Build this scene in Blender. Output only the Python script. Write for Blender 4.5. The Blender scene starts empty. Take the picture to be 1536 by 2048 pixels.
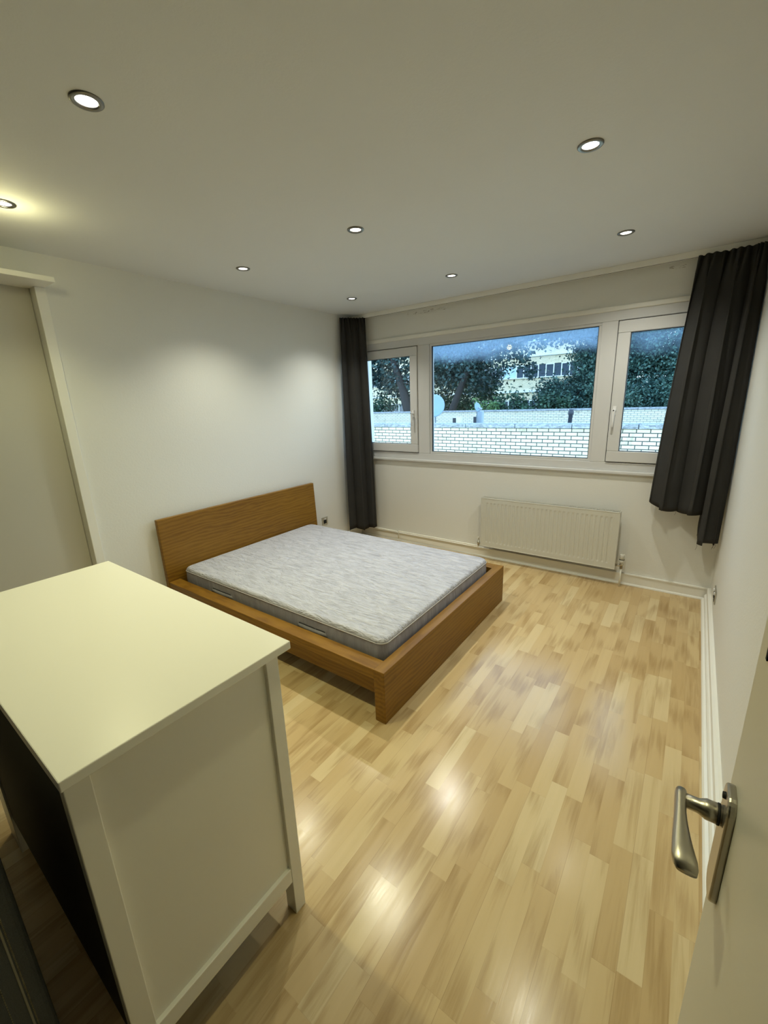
import bpy, bmesh, math, random
from mathutils import Vector, Matrix
random.seed(7)
R = math.radians
sc = bpy.context.scene
col = sc.collection

# ------------------------------------------------------------------ camera, sky, exposure
cam_d = bpy.data.cameras.new('camera'); cam = bpy.data.objects.new('camera', cam_d); col.objects.link(cam)
cam_d.sensor_fit = 'VERTICAL'; cam_d.sensor_height = 36.0
cam_d.lens = 836.15 / 2048 * 36.0
cam_d.clip_start = 0.02; cam_d.clip_end = 300
YAW, PITCH, ROLL = 0.6370, -0.2591, -0.0365
F = Vector((-math.sin(YAW) * math.cos(PITCH), math.cos(YAW) * math.cos(PITCH), math.sin(PITCH)))
R0 = Vector((math.cos(YAW), math.sin(YAW), 0)); U0 = R0.cross(F)
RR = R0 * math.cos(ROLL) + U0 * math.sin(ROLL); UU = -R0 * math.sin(ROLL) + U0 * math.cos(ROLL)
m = Matrix((RR, UU, -F)).transposed().to_4x4(); m.translation = Vector((3.2532, -3.9054, 1.6144))
cam.matrix_world = m
sc.camera = cam

sc.view_settings.view_transform = 'Standard'; sc.view_settings.look = 'None'
sc.view_settings.gamma = 1.0; sc.view_settings.use_curve_mapping = False
sc.view_settings.exposure = 0.0
SKY_STRENGTH = 5.0
LAMP_W = 47.5
LAMP_COL = (1.0, 0.985, 0.79)
w = bpy.data.worlds.new('sky'); sc.world = w; w.use_nodes = True
nt = w.node_tree; nt.nodes.clear()
o = nt.nodes.new('ShaderNodeOutputWorld'); b = nt.nodes.new('ShaderNodeBackground')
tc = nt.nodes.new('ShaderNodeTexCoord'); sp = nt.nodes.new('ShaderNodeSeparateXYZ'); rp = nt.nodes.new('ShaderNodeValToRGB')
nt.links.new(tc.outputs['Generated'], sp.inputs[0]); nt.links.new(sp.outputs['Z'], rp.inputs[0])
rp.color_ramp.elements[0].position = 0.0; rp.color_ramp.elements[0].color = (0.60, 0.80, 0.95, 1)
rp.color_ramp.elements[1].position = 0.7; rp.color_ramp.elements[1].color = (0.34, 0.56, 0.92, 1)
nt.links.new(rp.outputs[0], b.inputs['Color']); b.inputs['Strength'].default_value = SKY_STRENGTH
nt.links.new(b.outputs[0], o.inputs[0])
try:
    sc.cycles.use_denoising = True
    sc.cycles.max_bounces = 10; sc.cycles.diffuse_bounces = 6; sc.cycles.transparent_max_bounces = 16
    sc.cycles.sample_clamp_indirect = 8.0
except Exception:
    pass

# ------------------------------------------------------------------ materials
def mat(name, base=(0.8, 0.8, 0.8), rough=0.5, metal=0.0, spec=0.5):
    mt = bpy.data.materials.new(name); mt.use_nodes = True
    p = mt.node_tree.nodes['Principled BSDF']
    p.inputs['Base Color'].default_value = (*base, 1); p.inputs['Roughness'].default_value = rough
    p.inputs['Metallic'].default_value = metal
    p.inputs['Specular IOR Level'].default_value = spec
    return mt
class G:
    """small node helper"""
    def __init__(s, mt): s.t = mt.node_tree; s.p = s.t.nodes.get('Principled BSDF')
    def n(s, typ, **kw):
        nd = s.t.nodes.new(typ)
        for k, v in kw.items():
            if k in nd.inputs: nd.inputs[k].default_value = v
            else: setattr(nd, k, v)
        return nd
    def l(s, a, b): s.t.links.new(a, b)
    def m(s, op, a, b=None, c=None):
        nd = s.t.nodes.new('ShaderNodeMath'); nd.operation = op
        for i, v in enumerate((a, b, c)):
            if v is None: continue
            if isinstance(v, (int, float)): nd.inputs[i].default_value = v
            else: s.l(v, nd.inputs[i])
        return nd.outputs[0]
    def ramp(s, fac, stops):
        r = s.t.nodes.new('ShaderNodeValToRGB'); e = r.color_ramp.elements
        while len(e) < len(stops): e.new(0.5)
        for el, (pos, c) in zip(e, stops): el.position = pos; el.color = (*c, 1)
        s.l(fac, r.inputs[0]); return r.outputs[0]
    def coord(s, which='Object', scale=(1, 1, 1), rot=(0, 0, 0), loc=(0, 0, 0)):
        c = s.t.nodes.new('ShaderNodeTexCoord'); mp = s.t.nodes.new('ShaderNodeMapping')
        mp.inputs['Scale'].default_value = scale; mp.inputs['Rotation'].default_value = rot; mp.inputs['Location'].default_value = loc
        s.l(c.outputs[which], mp.inputs[0]); return mp.outputs[0]
    def noise(s, vec, scale, detail=3, rough=0.5, out='Fac', dist=0.0):
        nd = s.t.nodes.new('ShaderNodeTexNoise'); nd.inputs['Scale'].default_value = scale
        nd.inputs['Detail'].default_value = detail; nd.inputs['Roughness'].default_value = rough; nd.inputs['Distortion'].default_value = dist
        s.l(vec, nd.inputs['Vector']); return nd.outputs[out]
    def mix(s, fac, a, b, mode='MIX'):
        nd = s.t.nodes.new('ShaderNodeMix'); nd.data_type = 'RGBA'; nd.blend_type = mode
        for sock, v in ((nd.inputs[0], fac), (nd.inputs[6], a), (nd.inputs[7], b)):
            if isinstance(v, (int, float)): sock.default_value = v
            elif isinstance(v, tuple): sock.default_value = (*v, 1)
            else: s.l(v, sock)
        return nd.outputs[2]
    def bump(s, h, strength=0.2, dist=0.01):
        bp = s.t.nodes.new('ShaderNodeBump'); bp.inputs['Strength'].default_value = strength; bp.inputs['Distance'].default_value = dist
        s.l(h, bp.inputs['Height']); s.l(bp.outputs[0], s.p.inputs['Normal'])

def painted(name, base, rough=0.6, bump=0.05, scale=120, spec=0.3):
    mt = mat(name, base, rough, spec=spec); g = G(mt)
    v = g.coord(); n = g.noise(v, scale, 4, 0.6)
    g.bump(n, bump, 0.004)
    n2 = g.noise(v, 1.3, 2)
    c = g.mix(n2, tuple(x * 0.975 for x in base), tuple(min(1, x * 1.02) for x in base))
    g.l(c, g.p.inputs['Base Color'])
    return mt

M = {}
WALL = (0.74, 0.735, 0.69)
M['wall'] = painted('wall_paint', WALL, 0.62, 0.22, 70)
M['wall_dark'] = painted('unseen_wall_darkened', (0.05, 0.045, 0.04), 0.7)  # unseen walls, darkened to soak up bounce light behind the chest
M['ceiling'] = painted('ceiling_paint', (0.72, 0.73, 0.72), 0.7, 0.12, 90)
M['trim'] = painted('trim_gloss', (0.82, 0.81, 0.75), 0.3, 0.02, 30, 0.5)
M['white_gloss'] = painted('white_lacquer', (0.80, 0.785, 0.70), 0.28, 0.015, 20, 0.5)
M['upvc'] = painted('white_upvc', (0.64, 0.64, 0.635), 0.3, 0.01, 20, 0.5)
M['upvc_handle'] = mat('handle_white', (0.85, 0.85, 0.85), 0.25)
M['door'] = painted('door_paint', (0.65, 0.63, 0.535), 0.38, 0.04, 40, 0.4)
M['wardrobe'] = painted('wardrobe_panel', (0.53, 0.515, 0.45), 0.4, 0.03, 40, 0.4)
M['rubber'] = mat('black_rubber', (0.008, 0.008, 0.008), 0.7)
M['dark'] = mat('dark_hole', (0.004, 0.004, 0.004), 0.9)
M['nickel'] = mat('brushed_nickel', (0.50, 0.47, 0.41), 0.33, 1.0)
g = G(M['nickel']); g.bump(g.noise(g.coord(scale=(300, 300, 20)), 4, 2), 0.06, 0.001)
M['rim'] = mat('downlight_rim', (0.22, 0.21, 0.19), 0.28, 1.0)
M['steel'] = mat('steel', (0.55, 0.55, 0.53), 0.3, 1.0)
M['chrome'] = mat('chrome', (0.6, 0.58, 0.52), 0.2, 1.0)
M['rad'] = painted('radiator_enamel', (0.60, 0.59, 0.52), 0.32, 0.01, 30, 0.5)
M['pipe'] = painted('pipe_paint', (0.80, 0.79, 0.70), 0.35, 0.02, 60, 0.5)
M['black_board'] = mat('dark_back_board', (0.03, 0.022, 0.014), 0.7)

def lens_mat(name, c, s):
    mt = bpy.data.materials.new(name); mt.use_nodes = True; t = mt.node_tree; t.nodes.clear()
    e = t.nodes.new('ShaderNodeEmission'); e.inputs[0].default_value = (*c, 1); e.inputs[1].default_value = s
    oo = t.nodes.new('ShaderNodeOutputMaterial'); t.links.new(e.outputs[0], oo.inputs[0]); return mt
M['lens'] = lens_mat('lamp_lens', (1.0, 0.97, 0.86), 10.0)

# window wall: same paint plus old scuffs below the curtain track
mw = painted('wall_paint_scuffed', WALL, 0.62, 0.22, 70); M['wall_window'] = mw
g = G(mw)
src = g.p.inputs['Base Color'].links[0].from_socket
pc = g.n('ShaderNodeTexCoord').outputs['Object']
sx = g.n('ShaderNodeSeparateXYZ'); g.l(pc, sx.inputs[0])
band = g.m('MULTIPLY', g.m('LESS_THAN', g.m('ABSOLUTE', g.m('SUBTRACT', sx.outputs['Z'], 2.462)), 0.013),
           g.m('GREATER_THAN', g.noise(g.coord(scale=(7, 1, 60)), 3, 4, 0.7), 0.57))
xr = g.m('MAXIMUM', g.m('LESS_THAN', g.m('ABSOLUTE', g.m('SUBTRACT', sx.outputs['X'], 0.95)), 0.22),
         g.m('LESS_THAN', g.m('ABSOLUTE', g.m('SUBTRACT', sx.outputs['X'], 3.02)), 0.05))
g.l(g.mix(g.m('MULTIPLY', g.m('MULTIPLY', band, xr), 0.8), src, (0.22, 0.18, 0.12)), g.p.inputs['Base Color'])

# laminate floor: strips running along y
mf = mat('laminate', (0.5, 0.35, 0.18), 0.3, spec=0.38); M['floor'] = mf
g = G(mf)
tcn = g.n('ShaderNodeTexCoord'); sx = g.n('ShaderNodeSeparateXYZ'); g.l(tcn.outputs['Object'], sx.inputs[0])
X, Y = sx.outputs['X'], sx.outputs['Y']
SW, SL = 0.064, 0.40
xs = g.m('DIVIDE', X, SW); si = g.m('FLOOR', xs)
wn = g.n('ShaderNodeTexWhiteNoise', noise_dimensions='1D'); g.l(si, wn.inputs['W'])
yb = g.m('ADD', g.m('DIVIDE', Y, SL), g.m('MULTIPLY', wn.outputs['Value'], 11.3)); bi = g.m('FLOOR', yb)
cb = g.n('ShaderNodeCombineXYZ'); g.l(si, cb.inputs[0]); g.l(bi, cb.inputs[1])
wn2 = g.n('ShaderNodeTexWhiteNoise', noise_dimensions='2D'); g.l(cb.outputs[0], wn2.inputs['Vector'])
basec = g.ramp(wn2.outputs['Value'], [(0.0, (0.475, 0.335, 0.158)), (0.3, (0.515, 0.375, 0.186)), (0.6, (0.545, 0.403, 0.206)), (0.82, (0.575, 0.438, 0.232)), (1.0, (0.615, 0.490, 0.280))])
# grain, shifted per block
shv = g.n('ShaderNodeVectorMath', operation='ADD'); g.l(tcn.outputs['Object'], shv.inputs[0])
sc3 = g.n('ShaderNodeVectorMath', operation='SCALE'); g.l(wn2.outputs['Color'], sc3.inputs[0]); sc3.inputs['Scale'].default_value = 20
g.l(sc3.outputs[0], shv.inputs[1])
mp = g.n('ShaderNodeMapping'); mp.inputs['Scale'].default_value = (38, 2.2, 1); g.l(shv.outputs[0], mp.inputs[0])
gr = g.noise(mp.outputs[0], 1.0, 5, 0.62, dist=0.6)
mp2 = g.n('ShaderNodeMapping'); mp2.inputs['Scale'].default_value = (9, 0.9, 1); g.l(shv.outputs[0], mp2.inputs[0])
wv = g.n('ShaderNodeTexWave', wave_type='RINGS'); wv.inputs['Scale'].default_value = 1.1; wv.inputs['Distortion'].default_value = 5; wv.inputs['Detail'].default_value = 3
g.l(mp2.outputs[0], wv.inputs['Vector'])
grain = g.m('ADD', g.m('MULTIPLY', gr, 0.75), g.m('MULTIPLY', wv.outputs['Fac'], 0.25))
gcol = g.ramp(grain, [(0.25, (0.74, 0.68, 0.60)), (0.5, (1, 1, 1)), (0.8, (1.06, 1.06, 1.07))])
c1 = g.mix(1.0, basec, gcol, 'MULTIPLY')
# knots
kn = g.noise(g.coord(scale=(14, 7, 1)), 1.3, 2)
c1 = g.mix(g.m('MULTIPLY', g.m('GREATER_THAN', kn, 0.765), 0.35), c1, (0.30, 0.16, 0.06))
fx = g.m('FRACT', xs); fy = g.m('FRACT', yb)
board = g.m('FRACT', g.m('DIVIDE', X, SW * 3))
seam = g.m('MAXIMUM', g.m('LESS_THAN', fx, 0.02), g.m('LESS_THAN', fy, 0.004))
seam3 = g.m('LESS_THAN', board, 0.008)
c2 = g.mix(g.m('ADD', g.m('MULTIPLY', seam, 0.14), g.m('MULTIPLY', seam3, 0.3)), c1, (0.25, 0.15, 0.06))
g.l(c2, g.p.inputs['Base Color'])
g.l(g.m('ADD', g.m('MULTIPLY', gr, 0.16), 0.13), g.p.inputs['Roughness'])
g.bump(gr, 0.10, 0.002)

def wood(name, along):
    mt = mat(name, (0.3, 0.14, 0.03), 0.42, spec=0.35); g = G(mt)
    s = {'x': (1.0, 14, 14), 'y': (14, 1.0, 14)}[along]
    v = g.coord(scale=s)
    n = g.noise(v, 3.2, 6, 0.65, dist=0.4)
    s2 = {'x': (0.6, 2.6, 2.6), 'y': (2.6, 0.6, 2.6)}[along]
    v2 = g.coord(scale=s2, loc=(0.3, 0.2, 0.1))
    wv = g.n('ShaderNodeTexWave', wave_type='BANDS', bands_direction='Z'); wv.inputs['Scale'].default_value = 4.5
    wv.inputs['Distortion'].default_value = 9; wv.inputs['Detail'].default_value = 3; wv.inputs['Detail Scale'].default_value = 1.2
    g.l(v2, wv.inputs['Vector'])
    lo = g.noise(g.coord(scale=s2), 1.6, 3, 0.5)
    f = g.m('ADD', g.m('MULTIPLY', n, 0.44), g.m('ADD', g.m('MULTIPLY', wv.outputs['Fac'], 0.22), g.m('MULTIPLY', lo, 0.34)))
    c = g.ramp(f, [(0.22, (0.118, 0.048, 0.003)), (0.45, (0.200, 0.094, 0.007)), (0.65, (0.242, 0.120, 0.011)), (0.9, (0.29, 0.155, 0.020))])
    g.l(c, g.p.inputs['Base Color']); g.bump(n, 0.12, 0.002); return mt
M['oak_x'] = wood('oak_veneer_long', 'x'); M['oak_y'] = wood('oak_veneer_cross', 'y')

# mattress fabric: quilted, slubby
mm = mat('mattress_fabric', (0.5, 0.49, 0.52), 0.85, spec=0.15); M['mattress'] = mm
g = G(mm)
slub = g.noise(g.coord(scale=(4.5, 17, 12)), 2.0, 3, 0.55, dist=0.8)
thread = g.noise(g.coord(scale=(40, 260, 100)), 1.0, 2)
vo = g.n('ShaderNodeTexVoronoi', feature='DISTANCE_TO_EDGE'); vo.inputs['Scale'].default_value = 1.0
g.l(g.coord(scale=(4.2, 5.2, 1)), vo.inputs['Vector'])
quilt = g.m('MINIMUM', g.m('MULTIPLY', vo.outputs['Distance'], 4), 0.35)
crn = g.noise(g.coord(scale=(5.0, 20, 12), loc=(3, 1, 0)), 1.6, 2, 0.5, dist=0.7)
crease = g.m('MINIMUM', g.m('MULTIPLY', g.m('ABSOLUTE', g.m('SUBTRACT', crn, 0.56)), 14.0), 1.0)
h = g.m('ADD', g.m('MULTIPLY', crease, 0.16), g.m('ADD', g.m('ADD', g.m('MULTIPLY', slub, 0.8), g.m('MULTIPLY', thread, 0.12)), g.m('MULTIPLY', quilt, 0.5)))
g.bump(h, 0.9, 0.022)
g.l(g.ramp(slub, [(0.3, (0.38, 0.38, 0.42)), (0.5, (0.455, 0.455, 0.50)), (0.7, (0.51, 0.51, 0.55))]), g.p.inputs['Base Color'])
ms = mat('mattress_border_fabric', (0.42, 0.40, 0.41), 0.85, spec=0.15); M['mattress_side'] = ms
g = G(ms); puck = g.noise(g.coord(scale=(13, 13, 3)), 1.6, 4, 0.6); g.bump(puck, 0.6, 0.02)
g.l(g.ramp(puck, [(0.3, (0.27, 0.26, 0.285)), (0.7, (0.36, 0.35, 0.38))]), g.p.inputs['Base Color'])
M['piping'] = mat('mattress_piping', (0.40, 0.38, 0.36), 0.8)
M['slit'] = mat('mattress_slit', (0.06, 0.06, 0.07), 0.9)

mc = mat('curtain_cloth', (0.030, 0.029, 0.027), 0.9, spec=0.1); M['curtain'] = mc
g = G(mc); n = g.noise(g.coord(scale=(300, 300, 300)), 1.0, 2); g.bump(n, 0.2, 0.002)
g.l(g.mix(g.noise(g.coord(), 6, 2), (0.036, 0.035, 0.033), (0.050, 0.0485, 0.046)), g.p.inputs['Base Color'])
mc = mat('suitcase_cloth', (0.03, 0.035, 0.042), 0.85, spec=0.2); M['suitcase'] = mc
g = G(mc); n = g.noise(g.coord(scale=(400, 400, 400)), 1.0, 3); g.bump(n, 0.4, 0.002)
g.l(g.mix(n, (0.09, 0.10, 0.105), (0.20, 0.21, 0.21)), g.p.inputs['Base Color'])
M['zip'] = mat('zip_tape', (0.42, 0.41, 0.33), 0.6)
M['stitch'] = mat('stitch', (0.35, 0.33, 0.22), 0.8)

# exterior
def bricks(name, c1, c2, mortar):
    mt = mat(name, c1, 0.85, spec=0.2); g = G(mt)
    t = g.n('ShaderNodeTexCoord'); s = g.n('ShaderNodeSeparateXYZ'); g.l(t.outputs['Object'], s.inputs[0])
    cbn = g.n('ShaderNodeCombineXYZ'); g.l(s.outputs['X'], cbn.inputs[0]); g.l(s.outputs['Z'], cbn.inputs[1])
    br = g.n('ShaderNodeTexBrick'); g.l(cbn.outputs[0], br.inputs['Vector'])
    br.inputs['Color1'].default_value = (*c1, 1); br.inputs['Color2'].default_value = (*c2, 1); br.inputs['Mortar'].default_value = (*mortar, 1)
    br.inputs['Scale'].default_value = 1; br.inputs['Brick Width'].default_value = 0.225; br.inputs['Row Height'].default_value = 0.075
    br.inputs['Mortar Size'].default_value = 0.009; br.inputs['Mortar Smooth'].default_value = 0.1
    st = g.noise(g.coord(scale=(1.6, 1, 1.2)), 2.4, 6, 0.7)
    stain = g.ramp(st, [(0.3, (0.62, 0.60, 0.55)), (0.45, (1, 1, 1))])
    g.l(g.mix(1.0, br.outputs['Color'], stain, 'MULTIPLY'), g.p.inputs['Base Color']); return mt
M['brick'] = bricks('pale_brick', (0.72, 0.67, 0.50), (0.60, 0.55, 0.40), (0.07, 0.075, 0.07))
M['brick_far'] = bricks('pale_brick_far', (0.72, 0.69, 0.54), (0.64, 0.60, 0.46), (0.22, 0.22, 0.20))
M['brick_house'] = bricks('yellow_brick', (0.80, 0.70, 0.47), (0.70, 0.61, 0.40), (0.45, 0.43, 0.36))
mc = mat('coping_stone', (0.4, 0.4, 0.4), 0.9, spec=0.2); M['coping'] = mc
g = G(mc); n = g.noise(g.coord(scale=(3, 8, 8)), 4, 6, 0.75)
g.l(g.ramp(n, [(0.33, (0.11, 0.12, 0.12)), (0.55, (0.34, 0.36, 0.37)), (0.75, (0.60, 0.62, 0.60))]), g.p.inputs['Base Color'])
M['felt'] = painted('roof_felt', (0.3, 0.3, 0.3), 0.9)
M['dish'] = painted('dish_paint', (0.24, 0.35, 0.43), 0.5)
M['vent'] = mat('vent_pipe', (0.03, 0.035, 0.045), 0.6)
M['grey_metal'] = painted('grey_metal', (0.32, 0.38, 0.42), 0.6)
M['fascia'] = mat('fascia', (0.75, 0.78, 0.78), 0.6)
M['house_glass'] = mat('house_glass', (0.06, 0.08, 0.10), 0.08, spec=0.6)
M['house_curtain'] = mat('house_curtain', (0.45, 0.60, 0.66), 0.8)
M['ground'] = painted('ground', (0.10, 0.12, 0.07), 0.95)
M['bark'] = painted('bark', (0.032, 0.031, 0.031), 0.9, 0.5, 12)
def leafmat(name, a, bcol):
    mt = mat(name, a, 0.5, spec=0.35); g = G(mt)
    gi = g.n('ShaderNodeNewGeometry')
    pn = g.noise(g.coord(), 0.9, 3)
    pf = g.m('MULTIPLY', g.m('ADD', gi.outputs['Random Per Island'], g.m('MULTIPLY', g.m('SUBTRACT', pn, 0.45), 3.0)), 0.75)
    nn = g.n('ShaderNodeClamp'); g.l(pf, nn.inputs[0])
    g.l(g.mix(nn.outputs[0], a, bcol), g.p.inputs['Base Color'])
    return mt
M['leaf_dark'] = leafmat('leaf_dark', (0.010, 0.028, 0.030), (0.038, 0.086, 0.076))
M['leaf_mid'] = leafmat('leaf_mid', (0.018, 0.050, 0.036), (0.055, 0.125, 0.075))
M['leaf_fine'] = leafmat('leaf_fine', (0.018, 0.056, 0.055), (0.105, 0.205, 0.160))
M['leaf_light'] = leafmat('leaf_light', (0.05, 0.12, 0.045), (0.17, 0.30, 0.11))

def glass(name, fog=0.0, z0=0.93, z1=1.13):
    mt = bpy.data.materials.new(name); mt.use_nodes = True; t = mt.node_tree; t.nodes.clear(); g = G(mt)
    tr = g.n('ShaderNodeBsdfTransparent'); tr.inputs[0].default_value = (0.93, 0.97, 0.97, 1)
    gl = g.n('ShaderNodeBsdfGlossy'); gl.inputs['Roughness'].default_value = 0.02
    fr = g.n('ShaderNodeFresnel'); fr.inputs[0].default_value = 1.45
    mx = g.n('ShaderNodeMixShader'); g.l(g.m('MULTIPLY', fr.outputs[0], 0.6), mx.inputs[0]); g.l(tr.outputs[0], mx.inputs[1]); g.l(gl.outputs[0], mx.inputs[2])
    last = mx.outputs[0]
    if fog:
        c = g.n('ShaderNodeTexCoord'); s = g.n('ShaderNodeSeparateXYZ'); g.l(c.outputs['Object'], s.inputs[0])
        mr = g.n('ShaderNodeMapRange'); mr.interpolation_type = 'SMOOTHSTEP'
        edge = g.m('ADD', s.outputs['Z'], g.m('MULTIPLY', g.m('SUBTRACT', g.noise(g.coord(scale=(1.2, 1, 2)), 3, 3), 0.5), 0.16))
        g.l(edge, mr.inputs[0]); mr.inputs[1].default_value = z0; mr.inputs[2].default_value = z1
        dn = g.noise(g.coord(scale=(60, 1, 40)), 1.0, 4, 0.7)
        f = g.m('MULTIPLY', mr.outputs[0], g.m('MULTIPLY', g.m('ADD', g.m('MULTIPLY', dn, 1.2), 0.3), fog))
        tl = g.n('ShaderNodeBsdfTranslucent'); tl.inputs[0].default_value = (0.46, 0.66, 0.90, 1)
        m2 = g.n('ShaderNodeMixShader'); g.l(f, m2.inputs[0]); g.l(last, m2.inputs[1]); g.l(tl.outputs[0], m2.inputs[2]); last = m2.outputs[0]
    oo = g.n('ShaderNodeOutputMaterial'); g.l(last, oo.inputs[0]); return mt
M['glass'] = glass('pane_glass'); M['glass_fog'] = glass('pane_glass_misted', 0.46); M['glass_fog2'] = glass('pane_glass_slightly_misted', 0.28, 0.86, 1.14)

# ------------------------------------------------------------------ mesh helpers
class MB:
    def __init__(s): s.v = []; s.f = []; s.sm = set()
    def box(s, x0, x1, y0, y1, z0, z1):
        n = len(s.v)
        s.v += [(x, y, z) for z in (z0, z1) for (x, y) in ((x0, y0), (x1, y0), (x1, y1), (x0, y1))]
        s.f += [tuple(n + i for i in q) for q in ((3, 2, 1, 0), (4, 5, 6, 7), (0, 1, 5, 4), (1, 2, 6, 5), (2, 3, 7, 6), (3, 0, 4, 7))]
        return s
    def poly(s, pts): 
        n = len(s.v); s.v += [tuple(p) for p in pts]; s.f.append(tuple(range(n, n + len(pts)))); return s
    def prism(s, prof, a, b, axis):
        """profile of 2D points extruded from a to b along axis ('x' -> profile is (y,z); 'y' -> (x,z))"""
        n = len(s.v); k = len(prof)
        for t in (a, b):
            for p, q in prof: s.v.append((t, p, q) if axis == 'x' else ((p, t, q) if axis == 'y' else (p, q, t)))
        for i in range(k): j = (i + 1) % k; s.f.append((n + i, n + j, n + k + j, n + k + i))
        s.f.append(tuple(n + i for i in range(k))[::-1]); s.f.append(tuple(n + k + i for i in range(k))); return s
    def tube(s, pts, r, seg=12, caps=True):
        pts = [Vector(p) for p in pts]; n0 = len(s.v); k = len(pts)
        rs = r if isinstance(r, (list, tuple)) else [r] * k
        up = None
        for i, p in enumerate(pts):
            d = (pts[min(i + 1, k - 1)] - pts[max(i - 1, 0)]).normalized()
            if up is None: up = Vector((0, 0, 1)) if abs(d.z) < 0.9 else Vector((1, 0, 0))
            a = d.cross(up).normalized(); b2 = a.cross(d).normalized(); up = b2
            for j in range(seg):
                t = 2 * math.pi * j / seg; s.v.append(tuple(p + a * math.cos(t) * rs[i] + b2 * math.sin(t) * rs[i]))
        for i in range(k - 1):
            for j in range(seg):
                q = (n0 + i * seg + j, n0 + i * seg + (j + 1) % seg, n0 + (i + 1) * seg + (j + 1) % seg, n0 + (i + 1) * seg + j)
                s.sm.add(len(s.f)); s.f.append(q)
        if caps:
            s.f.append(tuple(n0 + j for j in range(seg))[::-1]); s.f.append(tuple(n0 + (k - 1) * seg + j for j in range(seg)))
        return s
    def lathe(s, prof, c, axis=(0, 0, 1), seg=32, close=False):
        ax = Vector(axis).normalized(); a = ax.orthogonal().normalized(); b2 = ax.cross(a); n0 = len(s.v); k = len(prof); c = Vector(c)
        for r, h in prof:
            for j in range(seg):
                t = 2 * math.pi * j / seg; s.v.append(tuple(c + ax * h + (a * math.cos(t) + b2 * math.sin(t)) * r))
        for i in range(k if close else k - 1):
            i2 = (i + 1) % k
            for j in range(seg):
                s.sm.add(len(s.f)); s.f.append((n0 + i * seg + j, n0 + i * seg + (j + 1) % seg, n0 + i2 * seg + (j + 1) % seg, n0 + i2 * seg + j))
        return s
    def build(s, name, material, parent=None, bevel=0.0, seg=2, smooth=False, fix=True):
        me = bpy.data.meshes.new(name)
        off = Vector((0, 0, 0)); q = parent
        while q: off += q.location; q = q.parent
        me.from_pydata([tuple(Vector(p) - off) for p in s.v], [], s.f)
        for i in s.sm: me.polygons[i].use_smooth = True
        if smooth:
            for p in me.polygons: p.use_smooth = True
        if fix:
            bm = bmesh.new(); bm.from_mesh(me); bmesh.ops.recalc_face_normals(bm, faces=bm.faces); bm.to_mesh(me); bm.free()
        me.materials.append(material); ob = bpy.data.objects.new(name, me); col.objects.link(ob)
        if parent: ob.parent = parent
        if bevel:
            bv = ob.modifiers.new('bevel', 'BEVEL'); bv.width = bevel; bv.segments = seg; bv.limit_method = 'ANGLE'; bv.angle_limit = R(40)
        return ob
def tag(o, label=None, cat=None, group=None, kind=None):
    for k, v in (('label', label), ('category', cat), ('group', group), ('kind', kind)):
        if v: o[k] = v
    return o
def empty(name, loc, label=None, cat=None, group=None, kind=None):
    e = bpy.data.objects.new(name, None); e.empty_display_size = 0.1; e.location = loc; col.objects.link(e); return tag(e, label, cat, group, kind)
def struct(name, mb, material, bevel=0.0, label=None):
    o = mb.build(name, material, None, bevel); o['kind'] = 'structure'; 
    if label: o['label'] = label
    return o
def B(*a): return MB().box(*a)

# ------------------------------------------------------------------ room shell
W, H = 3.515, 2.528
YN = -4.10            # near wall, behind the camera
YW = 0.02             # inner face of the window wall
struct('floor', B(-0.25, 3.75, -5.3, 0.30, -0.2, 0.0), M['floor'])
struct('ceiling', B(-0.25, 3.75, -5.3, 0.30, H, H + 0.15), M['ceiling'])
# left wall with the wardrobe recess
mb = B(-0.25, 0, -2.902, YW, 0, H); mb.box(-0.25, 0, -4.0, -2.902, 2.36, H); mb.box(-0.25, 0, -5.3, -4.0, 0, H); mb.box(-0.25, -0.15, -4.0, -2.902, 0, 2.36)
struct('wall_left', mb, M['wall'])
struct('wall_right', B(W, 3.75, -5.3, YW, 0, H), M['wall'])
# window wall with opening
WX0, WX1, WZ0, WZ1 = 0.035, 3.48, 0.985, 2.235
mb = B(-0.25, 3.75, YW, 0.30, 0, WZ0); mb.box(-0.25, 3.75, YW, 0.30, WZ1, H); mb.box(-0.25, WX0, YW, 0.30, WZ0, WZ1); mb.box(WX1, 3.75, YW, 0.30, WZ0, WZ1)
struct('wall_window', mb, M['wall_window'])
# near wall with doorway, hall behind
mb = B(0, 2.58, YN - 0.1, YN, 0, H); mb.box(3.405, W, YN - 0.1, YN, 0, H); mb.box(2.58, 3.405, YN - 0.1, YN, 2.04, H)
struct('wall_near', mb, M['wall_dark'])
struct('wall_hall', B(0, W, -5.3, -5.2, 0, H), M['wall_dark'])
# skirtings: board with a top lip and a quarter-round bead at the floor
def skirt_profile(s=1):
    return [(0, 0), (0.022, 0), (0.022, 0.006), (0.018, 0.014), (0.012, 0.018), (0.012, 0.088), (0.018, 0.091), (0.018, 0.101), (0, 0.101)]
def skirting(name, a, b, axis, plane, sgn, big=1.0):
    prof = [(plane + sgn * p * big, z) for p, z in skirt_profile()]
    return struct(name, MB().prism(prof, a, b, axis), M['trim'])
skirting('baseboard_window', 0.0, W, 'x', YW, -1, 1.1)
skirting('baseboard_left', -2.85, YW - 0.03, 'y', 0.0, 1)
prof = [(W, 0), (W - 0.050, 0), (W - 0.050, 0.012), (W - 0.044, 0.020), (W - 0.034, 0.024), (W - 0.034, 0.050), (W - 0.028, 0.058), (W - 0.022, 0.062), (W - 0.022, 0.108), (W - 0.012, 0.116), (W, 0.116)]
struct('baseboard_right', MB().prism(prof, YN, YW - 0.035, 'y'), M['trim'])

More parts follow.
